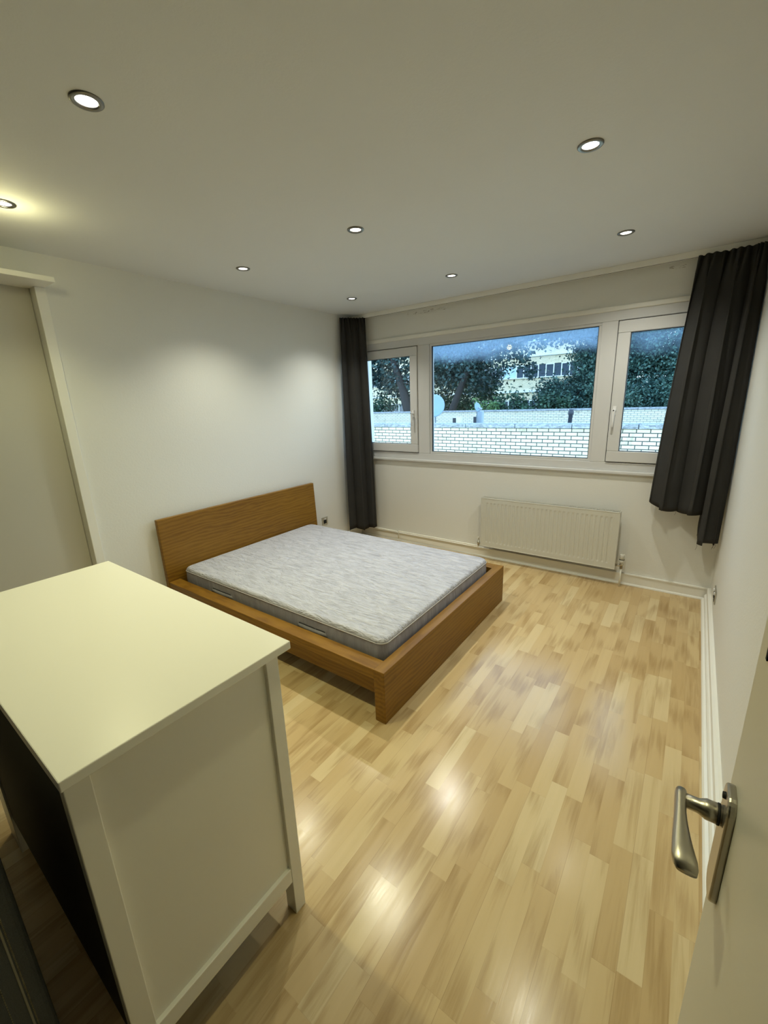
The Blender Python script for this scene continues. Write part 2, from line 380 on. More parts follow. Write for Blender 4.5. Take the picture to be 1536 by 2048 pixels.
# ------------------------------------------------------------------ window
win = empty('window_1', (1.75, 0.05, 0.99), 'wide white plastic window with a fixed centre pane between two opening sashes', None, None, 'structure')
FY0, FY1 = 0.02, 0.095
mb = MB()
mb.box(WX0, WX1, FY0, FY1, WZ0, 1.052); mb.box(WX0, WX1, FY0, FY1, 2.155, WZ1)
mb.box(WX0, 0.082, FY0, FY1, 1.052, 2.155); mb.box(3.44, WX1, FY0, FY1, 1.052, 2.155)
mb.box(0.852, 0.99, FY0, FY1, 1.052, 2.155); mb.box(2.565, 2.68, FY0, FY1, 1.052, 2.155)
mb.build('window_frame', M['upvc'], win, 0.004)
# centre bead
def ring(x0, x1, z0, z1, t, y0, y1):
    r = MB(); r.box(x0, x1, y0, y1, z0, z0 + t); r.box(x0, x1, y0, y1, z1 - t, z1); r.box(x0, x0 + t, y0, y1, z0 + t, z1 - t); r.box(x1 - t, x1, y0, y1, z0 + t, z1 - t); return r
ring(0.990, 2.565, 1.052, 2.155, 0.022, 0.030, 0.080).build('glazing_bead', M['upvc'], win, 0.003)
ring(1.010, 2.545, 1.072, 2.135, 0.006, 0.034, 0.060).build('gasket', M['rubber'], win)
B(1.012, 2.543, 0.056, 0.062, 1.074, 2.133).build('glass_pane', M['glass_fog'], win)
for i, (x0, x1, gl, hx) in enumerate(((0.086, 0.848, 'glass', 0.800), (2.686, 3.436, 'glass_fog2', 2.716))):
    sash = ring(x0, x1, 1.060, 2.148, 0.088, 0.004, 0.07).build('sash', M['upvc'], win, 0.006, 3)
    ring(x0 - 0.012, x1 + 0.012, 1.046, 2.160, 0.040, 0.0705, 0.094).build('sash_rebate', M['upvc'], sash)
    ring(x0 + 0.086, x1 - 0.086, 1.146, 2.062, 0.006, 0.014, 0.040).build('gasket', M['rubber'], sash)
    B(x0 + 0.088, x1 - 0.088, 0.032, 0.038, 1.148, 2.060).build('glass_pane', M[gl], sash)
    # espagnolette handle: rose, neck, lever hanging down
    hb = MB(); hb.lathe([(0, 0.012), (0.012, 0.012), (0.014, 0.009), (0.014, 0)], (hx, 0.004, 1.475), (0, -1, 0), 20); hb.box(hx - 0.012, hx + 0.012, -0.004, 0.004, 1.44, 1.51)
    hb.tube([(hx, 0.0, 1.475), (hx, -0.035, 1.473)], 0.009, 12)
    hb.tube([(hx, -0.035, 1.485), (hx, -0.038, 1.46), (hx, -0.036, 1.40), (hx, -0.034, 1.352), (hx, -0.033, 1.345)], [0.012, 0.011, 0.009, 0.008, 0.004], 12)
    hb.build('sash_handle', M['upvc_handle'], sash, 0.001)
    MB().lathe([(0, 0.0505), (0.005, 0.0505), (0.005, 0.0)], (hx, 0.0, 1.478), (0, -1, 0), 12).build('handle_lock', M['dark'], sash)
B(WX0, WX1, -0.010, 0.03, 0.958, 0.986).build('window_sill', M['upvc'], win, 0.008, 3)
B(WX0, WX1, 0.10, 0.36, 0.93, 0.965).build('outer_sill', M['upvc'], win, 0.004)
B(WX0, WX1, 0.006, 0.03, 2.226, 2.262).build('head_trim', M['trim'], win, 0.006)

# ------------------------------------------------------------------ open door at the right
DXF = 3.351                                     # room-side face
door = empty('door_1', (3.371, -3.66, 0.0), 'cream painted door standing open at the right edge, with nickel lever handle', None, None, 'structure')
B(DXF, DXF + 0.04, -4.055, -3.281, 0.006, 2.02).build('door_panel', M['door'], door, 0.003)
hy, hz = -3.330, 1.055
def rounded_plate(y0, y1, z0, z1, x0, x1, r=0.014, seg=6):
    pts = []
    for cy, cz, a0 in ((y1 - r, z1 - r, 0), (y0 + r, z1 - r, 90), (y0 + r, z0 + r, 180), (y1 - r, z0 + r, 270)):
        for i in range(seg + 1):
            a = R(a0 + 90 * i / seg); pts.append((cy + r * math.cos(a), cz + r * math.sin(a)))
    return MB().prism(pts, x0, x1, 'x')
pt = rounded_plate(-3.357, -3.307, 0.968, 1.135, DXF - 0.009, DXF + 0.001, 0.018).build('handle_plate', M['nickel'], door, 0.003, 3)
MB().lathe([(0, 0.003), (0.004, 0.003), (0.0045, 0)], (DXF - 0.009, -3.328, 1.122), (-1, 0, 0), 14).build('screw', M['rubber'], pt)
lv = MB().lathe([(0, 0), (0.0125, 0), (0.0125, 0.016), (0.0115, 0.018), (0.009, 0.024), (0.0088, 0.043), (0, 0.043)], (DXF - 0.009, hy, 1.092), (-1, 0, 0), 24).build('lever_neck', M['nickel'], door)
MB().lathe([(0.0132, 0.002), (0.0132, 0.0045), (0.0120, 0.0046), (0.0120, 0.0019)], (DXF - 0.009, hy, 1.092), (-1, 0, 0), 24, True).build('neck_ring', M['rubber'], lv)
# lever: sections along the run, flat oval that widens to the tip
secs = []
LX = DXF - 0.009 - 0.043
for i in range(15):
    t = i / 14
    yy = hy + 0.007 - 0.100 * t
    zz = 1.092 - 0.004 * math.sin(t * math.pi) - 0.012 * t * t
    wx = 0.0065 + 0.0085 * max(0, (t - 0.25) / 0.75) ** 1.3 - (0.005 * (t - 0.9) / 0.1 if t > 0.9 else 0)
    wz = 0.0125 - 0.0045 * t - (0.004 * (t - 0.9) / 0.1 if t > 0.9 else 0)
    secs.append((LX + 0.010 * t * t, yy, zz, wx, wz))
mb = MB(); n = 20
for (a, bb, c, wx, wz) in secs:
    for j in range(n):
        th = 2 * math.pi * j / n
        ca, sa = math.cos(th), math.sin(th)
        mb.v.append((a + wx * math.copysign(abs(ca) ** 0.75, ca), bb, c + wz * math.copysign(abs(sa) ** 0.75, sa)))
for i in range(len(secs) - 1):
    for j in range(n): mb.f.append((i * n + j, i * n + (j + 1) % n, (i + 1) * n + (j + 1) % n, (i + 1) * n + j))
mb.f.append(tuple(range(n))[::-1]); mb.f.append(tuple((len(secs) - 1) * n + j for j in range(n)))
lever = mb.build('lever', M['nickel'], door, 0, smooth=True)
tb = MB().lathe([(0, 0.007), (0.019, 0.007), (0.0235, 0.004), (0.0245, 0)], (DXF, -3.374, 1.358), (-1, 0, 0), 28).build('night_latch', M['steel'], door)
B(DXF - 0.0085, DXF - 0.006, -3.377, -3.371, 1.343, 1.373).build('latch_slot', M['dark'], tb)
MB().lathe([(0, 0.0022), (0.0028, 0.002), (0.003, 0)], (DXF - 0.006, -3.360, 1.366), (-1, 0, 0), 12).build('screw', M['rubber'], tb)

# ------------------------------------------------------------------ built-in wardrobe on the left wall
wr = empty('wardrobe', (-0.05, -3.45, 0.0), 'built-in wardrobe with plain white door panel and projecting top shelf, on the left wall', 'wardrobe')
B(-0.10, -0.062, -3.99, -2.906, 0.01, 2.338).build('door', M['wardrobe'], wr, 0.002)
B(-0.14, 0.022, -2.904, -2.848, 0.0, 2.338).build('jamb', M['trim'], wr, 0.003)
B(-0.14, 0.19, -4.04, -2.850, 2.338, 2.366).build('top_shelf', M['trim'], wr, 0.003)

# ------------------------------------------------------------------ bed
bed = empty('bed', (1.1, -1.65, 0.0), 'low oak-veneer double bed frame with plain headboard against the left wall', 'bed')
BY0, BY1 = -2.474, -0.832
mb = MB().prism([(0.045, 0), (0.088, 0), (0.062, 0.803), (0.026, 0.803)], BY0 - 0.004, BY1, 'y'); mb.build('headboard', M['oak_y'], bed, 0.003)
B(2.090, 2.155, BY0, BY1, 0, 0.304).build('footboard', M['oak_y'], bed, 0.004, 3)
for (y0, y1, py0, py1) in ((BY0, BY0 + 0.088, BY0 + 0.045, BY0 + 0.066), (BY1 - 0.088, BY1, BY1 - 0.066, BY1 - 0.045)):
    sr = B(0.080, 2.092, y0, y1, 0.247, 0.3035).build('side_rail', M['oak_x'], bed, 0.003, 3)
    B(0.080, 2.092, py0, py1, 0.122, 0.248).build('rail_panel', M['oak_x'], sr, 0.002)
B(0.09, 2.09, -1.68, -1.62, 0.10, 0.195).build('mid_beam', M['steel'], bed)
for i in range(16):
    x = 0.13 + i * 0.125
    B(x, x + 0.07, BY0 + 0.066, BY1 - 0.066, 0.195, 0.213).build('slat', M['oak_y'], bed)

# mattress: rounded slab, softly wrinkled
X0, X1, Y0, Y1, Z0, Z1 = 0.092, 2.068, -2.352, -0.945, 0.214, 0.392
mtr = empty('mattress', ((X0 + X1) / 2, (Y0 + Y1) / 2, Z0), 'bare pale grey quilted mattress lying in the oak bed frame', 'mattress')
def rrect(inset, z, r, n=8, per=26):
    """points around a rounded rectangle, evenly resampled per side"""
    x0, x1, y0, y1 = X0 + inset, X1 - inset, Y0 + inset, Y1 - inset
    pts = []
    for cx, cy, a0, (nx, ny), L in ((x1 - r, y0 + r, -90, (0, 1), y1 - y0 - 2 * r), (x1 - r, y1 - r, 0, (-1, 0), x1 - x0 - 2 * r), (x0 + r, y1 - r, 90, (0, -1), y1 - y0 - 2 * r), (x0 + r, y0 + r, 180, (1, 0), x1 - x0 - 2 * r)):
        for i in range(n + 1):
            a = R(a0 + 90 * i / n); pts.append((cx + r * math.cos(a), cy + r * math.sin(a), z))
        ex, ey = pts[-1][0], pts[-1][1]
        k = int(L / 0.03)
        for i in range(1, k): pts.append((ex + nx * L * i / k, ey + ny * L * i / k, z))
    return pts
def wob(p, amp): 
    return amp * (math.sin(p[0] * 41 + 1.3) * math.sin(p[1] * 37) + 0.7 * math.sin(p[0] * 83 + p[1] * 71) + 0.6 * math.sin((p[0] - p[1]) * 127))
rings = []
rad = 0.022; rc = 0.055
levels = [(0.012, Z0, rc), (0.0, Z0 + 0.012, rc), (-0.002, Z0 + 0.05, rc), (-0.003, Z0 + 0.09, rc), (-0.001, Z1 - 0.04, rc), (0.0, Z1 - rad, rc)]
side = MB(); loops = []
cxm, cym = (X0 + X1) / 2, (Y0 + Y1) / 2
for k, (ins, z, r_) in enumerate(levels):
    lp = rrect(ins, z, r_); base = len(side.v); n = len(lp)
    for p in lp:
        a = wob((p[0], p[1]), 0.0016 if 0 < k < 5 else 0.0)
        d = Vector((p[0] - cxm, p[1] - cym)); 
        nx = math.copysign(1, d.x) if abs(abs(d.x) - (X1 - X0) / 2) < 0.03 else 0; ny = math.copysign(1, d.y) if abs(abs(d.y) - (Y1 - Y0) / 2) < 0.03 else 0
        side.v.append((p[0] + nx * a, p[1] + ny * a, p[2]))
    loops.append((base, n))
for (b0, n), (b1, _) in zip(loops, loops[1:]):
    for j in range(n): side.f.append((b0 + j, b0 + (j + 1) % n, b1 + (j + 1) % n, b1 + j))
side.f.append(tuple(loops[0][0] + j for j in range(loops[0][1]))[::-1])
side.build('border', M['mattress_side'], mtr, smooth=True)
top = MB(); loops = []
tl = [(rad * (1 - math.cos(R(a))), Z1 - rad + rad * math.sin(R(a)), rc) for a in (0, 22, 45, 68, 90)] + [(0.035, Z1, 0.05), (0.06, Z1 + 0.001, 0.04)]
for ins, z, r_ in tl:
    lp = rrect(ins, z, r_); loops.append((len(top.v), len(lp))); top.v += lp
m0 = min(n for _, n in loops)
# all loops share point counts closely; bridge by index ratio
def bridge(mb, a, b):
    (a0, an), (b0, bn) = a, b
    i = j = 0
    while i < an or j < bn:
        if j >= bn or (i < an and i / an <= j / bn): mb.f.append((a0 + i % an, a0 + (i + 1) % an, b0 + j % bn)); i += 1
        else: mb.f.append((a0 + i % an, b0 + (j + 1) % bn, b0 + j % bn)); j += 1
for a, bq in zip(loops, loops[1:]): bridge(top, a, bq)
top.f.append(tuple(loops[-1][0] + j for j in range(loops[-1][1])))
top.build('quilted_top', M['mattress'], mtr, smooth=True)
pp = rrect(-0.002, Z1 - rad - 0.006, rc); 
MB().tube(pp + [pp[0], pp[1]], 0.0035, 6, False).build('piping', M['piping'], mtr)
for hx in (0.60, 1.53):
    hm = MB()
    for s_ in range(13):
        t = s_ / 12; x = hx - 0.13 + 0.26 * t; bow = math.sin(math.pi * t)
        hm.v += [(x, Y0 - 0.002 - 0.010 * bow, Z0 + 0.088 + 0.006 * bow), (x, Y0 - 0.004 - 0.012 * bow, Z0 + 0.058 + 0.004 * bow)]
    for s_ in range(12): hm.f.append((2 * s_, 2 * s_ + 2, 2 * s_ + 3, 2 * s_ + 1))
    ho = hm.build('carry_handle', M['mattress_side'], mtr, smooth=True); so = ho.modifiers.new('solid', 'SOLIDIFY'); so.thickness = 0.003
    B(hx - 0.11, hx + 0.11, Y0 - 0.0045, Y0 - 0.001, Z0 + 0.088, Z0 + 0.098).build('handle_slit', M['slit'], mtr)

# ------------------------------------------------------------------ white chest of drawers
dx0, dx1, dy0, dy1, dz = 1.228, 2.412, -3.778, -3.232, 0.975
ch = empty('chest_of_drawers', ((dx0 + dx1) / 2, (dy0 + dy1) / 2, 0), 'white wooden chest of drawers in the left foreground with framed side panel', 'chest of drawers')
B(dx0, dx1, dy0, dy1, dz - 0.024, dz).build('top', M['white_gloss'], ch, 0.0025)
lx0, lx1, ly0, ly1 = dx0 + 0.016, dx1 - 0.016, dy0 + 0.006, dy1 - 0.036
zt = dz - 0.024
for (a, bq, c, d) in ((lx1 - 0.03, lx1, ly0, ly0 + 0.045), (lx1 - 0.045, lx1, ly1 - 0.040, ly1), (lx0, lx0 + 0.14, ly0, ly0 + 0.045), (lx0, lx0 + 0.045, ly1 - 0.040, ly1)):
    B(a, bq, c, d, 0, zt).build('leg', M['white_gloss'], ch, 0.002)
for (a, bq, rx0, rx1) in ((lx1 - 0.028, lx1 - 0.013, lx1 - 0.026, lx1 - 0.001), (lx0 + 0.013, lx0 + 0.028, lx0 + 0.001, lx0 + 0.026)):
    B(a, bq, ly0 + 0.045, ly1 - 0.040, 0.19, zt).build('side_panel', M['white_gloss'], ch)
    B(rx0, rx1, ly0 + 0.045, ly1 - 0.040, 0.140, 0.196).build('bottom_rail', M['white_gloss'], ch, 0.002)
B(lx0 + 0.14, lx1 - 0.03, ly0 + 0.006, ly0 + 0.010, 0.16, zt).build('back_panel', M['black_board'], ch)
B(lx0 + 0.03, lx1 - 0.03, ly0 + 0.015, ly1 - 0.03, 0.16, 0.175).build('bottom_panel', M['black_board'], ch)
B(lx0 + 0.045, lx1 - 0.045, ly1 - 0.03, ly1 - 0.006, 0.14, 0.196).build('front_rail', M['white_gloss'], ch, 0.002)
nx, nz = 2, 3
dw, dh = (lx1 - lx0 - 0.09) / nx, (zt - 0.20) / nz
for i in range(nx):
    for k in range(nz):
        x = lx0 + 0.045 + i * dw; z = 0.198 + k * dh
        dr = B(x + 0.002, x + dw - 0.002, ly1 - 0.024, ly1 - 0.004, z + 0.002, z + dh - 0.002).build('drawer', M['white_gloss'], ch, 0.003)
        for kx in (0.27, 0.73):
            MB().lathe([(0.006, 0), (0.006, 0.012), (0.014, 0.018), (0.015, 0.024), (0.010, 0.029), (0, 0.030)], (x + dw * kx, ly1 - 0.004, z + dh / 2), (0, 1, 0), 16).build('knob', M['vent'], dr)

# ------------------------------------------------------------------ suitcase behind the chest
su = empty('suitcase', (1.99, -3.965, 0), 'dark blue-grey cloth suitcase standing behind the white chest, zip running up its side', 'suitcase')
sx0, sx1, sy0, sy1 = 1.77, 2.225, -4.075, -3.862
B(sx0, sx1, sy0, sy1, 0.035, 0.80).build('body', M['suitcase'], su, 0.020, 4)
MB().box(sx1 - 0.001, sx1 + 0.003, sy1 - 0.0375, sy1 - 0.0335, 0.07, 0.76).build('zip', M['zip'], su, 0.001)
mb = MB()
for i in range(150):
    z = 0.07 + 0.69 * i / 150; mb.box(sx1 - 0.001, sx1 + 0.003, sy1 - 0.0310, sy1 - 0.0285, z, z + 0.0024)
mb.build('zip_teeth', M['stitch'], su)
mb = MB()
for i in range(90):
    z = 0.07 + 0.69 * i / 90; mb.box(sx1 - 0.001, sx1 + 0.0025, sy1 - 0.0635, sy1 - 0.0622, z, z + 0.005)
mb.build('seam_stitching', M['stitch'], su)
MB().tube([(1.90, -3.97, 0.798), (1.90, -3.97, 0.817), (1.92, -3.97, 0.827), (2.08, -3.97, 0.827), (2.10, -3.97, 0.817), (2.10, -3.97, 0.798)], 0.009, 10).build('handle', M['rubber'], su)
for wx in (sx0 + 0.05, sx1 - 0.05):
    for wy in (sy0 + 0.04, sy1 - 0.04):
        MB().lathe([(0, -0.011), (0.020, -0.011), (0.022, -0.008), (0.022, 0.008), (0.020, 0.011), (0, 0.011)], (wx, wy, 0.0225), (0, 1, 0), 18).build('wheel', M['rubber'], su)

# ------------------------------------------------------------------ radiator, valves, pipes
ra = empty('radiator', (2.24, -0.05, 0.15), 'white ribbed panel radiator fixed to the wall under the window', 'radiator')
rx0, rx1, rz0, rz1 = 1.634, 2.852, 0.154, 0.660
# front panel with pressed flutes
mb = MB(); nf = 30; px0, px1 = rx0 + 0.045, rx1 - 0.045; pitch = (px1 - px0) / nf
xsamp = [rx0 + 0.004]
dep = [0.0]
for i in range(nf):
    a = px0 + i * pitch
    for t, d in ((0.0, 0), (0.22, 0), (0.34, 1), (0.68, 1), (0.80, 0)): xsamp.append(a + t * pitch); dep.append(d)
xsamp.append(px1); dep.append(0); xsamp.append(rx1 - 0.004); dep.append(0)
zs = [(rz0 + 0.004, 0), (rz0 + 0.045, 0), (rz0 + 0.062, 1), (rz1 - 0.062, 1), (rz1 - 0.045, 0), (rz1 - 0.004, 0)]
nxs = len(xsamp)
for z, on in zs:
    for x, d in zip(xsamp, dep): mb.v.append((x, -0.0885 + 0.0032 * d * on, z))
for k in range(len(zs) - 1):
    for i in range(nxs - 1): mb.f.append((k * nxs + i, k * nxs + i + 1, (k + 1) * nxs + i + 1, (k + 1) * nxs + i))
mb.build('front_panel', M['rad'], ra, fix=False)
B(rx0 + 0.006, rx1 - 0.006, -0.040, -0.028, rz0 + 0.01, rz1 - 0.012).build('rear_panel', M['rad'], ra)
ring_ = MB(); ring_.box(rx0, rx1, -0.0905, -0.080, rz1 - 0.010, rz1 - 0.002); ring_.box(rx0, rx1, -0.0905, -0.080, rz0, rz0 + 0.008)
ring_.build('panel_edge', M['rad'], ra, 0.003)
for xx in (rx0, rx1 - 0.005):
    B(xx, xx + 0.005, -0.0905, -0.026, rz0 + 0.0, rz1).build('side_cover', M['rad'], ra, 0.002)
mb = MB(); mb.box(rx0, rx1, -0.0795, -0.0775, rz1 - 0.006, rz1 - 0.002); mb.box(rx0, rx1, -0.029, -0.026, rz1 - 0.006, rz1)
for i in range(96):
    x = rx0 + 0.008 + i * (rx1 - rx0 - 0.016) / 96; mb.box(x, x + 0.0034, -0.079, -0.028, rz1 - 0.005, rz1 - 0.002)
mb.build('top_grille', M['rad'], ra)
B(rx0 + 0.006, rx1 - 0.006, -0.0775, -0.042, rz0 + 0.02, rz1 - 0.008).build('slot_shade_block', M['dark'], ra)  # solid black block standing in for the shade between the grille bars
for bx in (rx0 + 0.2, rx1 - 0.2):
    B(bx, bx + 0.03, -0.029, 0.019, rz0 + 0.08, rz1 - 0.08).build('bracket', M['rad'], ra)
# thermostatic valve on the right
vx = rx1 + 0.045
va = MB().lathe([(0.0, 0), (0.012, 0), (0.012, 0.03), (0.016, 0.032), (0.016, 0.045), (0.011, 0.05), (0.0, 0.05)], (vx, -0.06, 0.165), (0, 0, 1), 16)
va.tube([(vx, -0.06, 0.190), (rx1 - 0.002, -0.06, 0.190)], 0.010, 12); va.build('valve_body', M['chrome'], ra)
hd = MB().lathe([(0, 0), (0.014, 0), (0.020, 0.006), (0.020, 0.028), (0.018, 0.030), (0.018, 0.036), (0.020, 0.038), (0.020, 0.074), (0.016, 0.080), (0, 0.080)], (vx, -0.06, 0.214), (0, 0, 1), 20)
hd.build('valve_head', M['rad'], ra)
MB().lathe([(0.0185, 0), (0.021, 0.0005), (0.021, 0.0035), (0.0185, 0.004)], (vx, -0.06, 0.245), (0, 0, 1), 20, True).build('valve_dial_ring', M['rubber'], ra)
lx = rx0 - 0.035
va = MB().lathe([(0, 0), (0.011, 0), (0.011, 0.022), (0.015, 0.024), (0.015, 0.036), (0.010, 0.040), (0.008, 0.062), (0, 0.064)], (lx, -0.05, 0.140), (0, 0, 1), 16)
va.tube([(lx, -0.05, 0.168), (rx0 + 0.002, -0.055, 0.168)], 0.009, 12); va.build('lockshield_valve', M['chrome'], ra)
MB().lathe([(0, 0), (0.0085, 0), (0.0085, 0.026), (0.006, 0.030), (0, 0.030)], (lx, -0.05, 0.203), (0, 0, 1), 14).build('valve_cap', M['rad'], ra)
MB().tube([(vx, -0.06, 0.166), (vx, -0.06, 0.0)], 0.0075, 12).build('heating_pipe', M['pipe']); p_ = bpy.data.objects['heating_pipe']
tag(p_, 'short white upright pipe from the floor to the radiator valve on its right', 'pipe', None)
def bend(pts, r=0.03, n=5):
    out = [Vector(pts[0])]
    for a, b_, c in zip(pts, pts[1:], pts[2:]):
        a, b_, c = Vector(a), Vector(b_), Vector(c); d1 = (a - b_).normalized(); d2 = (c - b_).normalized()
        p0, p2 = b_ + d1 * r, b_ + d2 * r
        for i in range(n + 1):
            t = i / n; out.append(p0 * (1 - t) ** 2 + b_ * 2 * t * (1 - t) + p2 * t * t)
    out.append(Vector(pts[-1])); return out
o_ = MB().tube(bend([(0.585, -0.028, 0.040), (0.585, -0.028, 0.128), (lx - 0.02, -0.034, 0.128), (lx, -0.05, 0.128), (lx, -0.05, 0.141)], 0.010), 0.0075, 12).build('heating_pipe', M['pipe'])
tag(o_, 'long white pipe along the wall running to the left end of the radiator', 'pipe')
o_ = MB().tube([(0.01, -0.028, 0.122), (0.560, -0.028, 0.122)], 0.0075, 12).build('heating_pipe', M['pipe'])
tag(o_, 'white pipe coming along the wall from behind the left curtain', 'pipe')

# ------------------------------------------------------------------ sockets
def socket(loc, nrm, w_, h_, label, gangs):
    e = empty('wall_socket', loc, label, 'socket'); x, y, z = loc
    B(*sorted((x, x + nrm * 0.008)), y - w_ / 2, y + w_ / 2, z - h_ / 2, z + h_ / 2).build('face_plate', M['steel'], e, 0.002)
    for gy in gangs:
        B(*sorted((x + nrm * 0.007, x + nrm * 0.010)), y + gy - 0.024, y + gy + 0.024, z - 0.030, z + 0.012).build('insert', M['rubber'], e, 0.001)
        B(*sorted((x + nrm * 0.008, x + nrm * 0.015)), y + gy - 0.008, y + gy + 0.008, z + 0.014, z + 0.030).build('switch', M['upvc_handle'], e, 0.001)
socket((0.0, -0.645, 0.330), 1, 0.090, 0.086, 'steel wall socket beside the headboard on the left wall', (0.0,))
socket((W, -0.470, 0.248), -1, 0.146, 0.086, 'dark metal double socket low on the right wall', (-0.036, 0.036))

# ------------------------------------------------------------------ curtain track and curtains
tk = empty('curtain_track', (1.75, -0.04, H), 'slim white curtain track fixed along the ceiling above the window', 'curtain track')
mb = B(0.02, W - 0.01, -0.052, -0.020, H - 0.040, H); mb.build('rail', M['trim'], tk, 0.003)
B(0.02, W - 0.01, -0.040, -0.032, H - 0.0405, H - 0.039).build('runner_slot', M['dark'], tk)

def lerp_path(pts, s):
    k = len(pts) - 1; f = min(s * k, k - 1e-6); i = int(f); t = f - i
    return [pts[i][j] * (1 - t) + pts[i + 1][j] * t for j in range(len(pts[0]))]
def curtain(label, top, bot, hem, nfold, amp_top, amp_bot, phase, pleats, flip=1, N=200, K=46):
    base = lerp_path(top, 0.5)
    e = empty('curtain', (base[0], base[1], 0.5), label, 'curtain', 'dark curtains at the window')
    zt = H - 0.038
    mb = MB(); rows = []
    for k in range(K + 1):
        t = k / K; row = []
        for i in range(N + 1):
            s = i / N
            a = lerp_path(top, s); b_ = lerp_path(bot, s)
            te = t ** 0.85
            x, y = a[0] * (1 - te) + b_[0] * te, a[1] * (1 - te) + b_[1] * te
            z = zt + (hem(s) - zt) * t
            # path normal (towards the room)
            s1, s2 = max(0, s - 0.01), min(1, s + 0.01)
            p1, p2 = lerp_path(bot, s1), lerp_path(bot, s2)
            dx, dy = p2[0] - p1[0], p2[1] - p1[1]; L = math.hypot(dx, dy) or 1
            nx_, ny_ = dy / L, -dx / L
            ph = 2 * math.pi * (nfold * s + phase + 0.10 * math.sin(5.1 * s + 2 * t))
            f = math.sin(ph + 0.35 * math.sin(ph + 1.0))
            fine = math.sin(2 * math.pi * pleats * s + 0.5)
            head = max(0.0, 1 - (zt - z) / 0.22)
            amp = amp_top + (amp_bot - amp_top) * min(1, t * 1.5)
            env = min(1, s / 0.05 + 0.25, (1 - s) / 0.05 + 0.25)
            off = (amp * f * (1 - 0.75 * head) + 0.017 * fine * head + 0.005 * fine * (1 - head) * max(0, 1 - 3.0 * t)) * env
            tx_, ty_ = dx / L, dy / L
            slide = 0.42 * amp * math.sin(2 * ph) * (1 - head) * env
            off += amp * 0.6
            row.append((x + nx_ * off + tx_ * slide, y + ny_ * off + ty_ * slide, z))
        rows.append(row)
    for r_ in rows: mb.v += r_
    for k in range(K):
        for i in range(N): q = k * (N + 1) + i; mb.f.append((q, q + 1, q + N + 2, q + N + 1))
    cl = mb.build('cloth', M['curtain'], e, smooth=True, fix=False)
    so = cl.modifiers.new('solid', 'SOLIDIFY'); so.thickness = 0.003; so.offset = 0
    # heading tape sewn across the top
    tp = MB()
    for i in range(N + 1):
        for kk in (1, 3):
            p = rows[kk][i]; q = rows[kk][min(N, i + 1)]; p0 = rows[kk][max(0, i - 1)]
            dx, dy = q[0] - p0[0], q[1] - p0[1]; L = math.hypot(dx, dy) or 1
            tp.v.append((p[0] - dy / L * 0.004, p[1] + dx / L * 0.004, p[2]))
    for i in range(N): tp.f.append((2 * i, 2 * i + 2, 2 * i + 3, 2 * i + 1))
    tp.build('heading_tape', M['curtain'], e, smooth=True, fix=False)
    return e, rows
curtain('dark grey full-length curtain bunched in the corner left of the window',
        [(0.035, -0.235), (0.12, -0.13), (0.225, -0.035)], [(0.045, -0.285), (0.16, -0.16), (0.270, -0.045)], lambda s: 0.145 + 0.01 * math.sin(9 * s), 2.4, 0.026, 0.052, 0.12, 9)
def hem_r(s):
    if s < 0.16: return 0.785 - 0.30 * s
    if s < 0.70: return 0.735 - 0.02 * (s - 0.16) + 0.008 * math.sin(s * 40)
    if s < 0.74: return 0.724 - (s - 0.70) / 0.04 * 0.20
    return 0.522 + 0.006 * math.sin(s * 30)
ce, rows = curtain('dark grey curtain right of the window, hem cut short and frayed',
        [(3.140, -0.040), (3.30, -0.045), (3.44, -0.055), (3.500, -0.080)], [(3.048, -0.085), (3.21, -0.10), (3.38, -0.11), (3.497, -0.16)], hem_r, 3.2, 0.040, 0.072, 0.66, 11)
for s, L in ((0.62, 0.16), (0.66, 0.05), (0.30, 0.03), (0.84, 0.05), (0.90, 0.035), (0.955, 0.05), (0.985, 0.04)):
    p = rows[-1][int(s * 200)]
    MB().tube([p, (p[0] + 0.004, p[1], p[2] - L * 0.5), (p[0] - 0.004, p[1] - 0.003, p[2] - L)], 0.0008, 5).build('loose_thread', M['curtain'], ce)

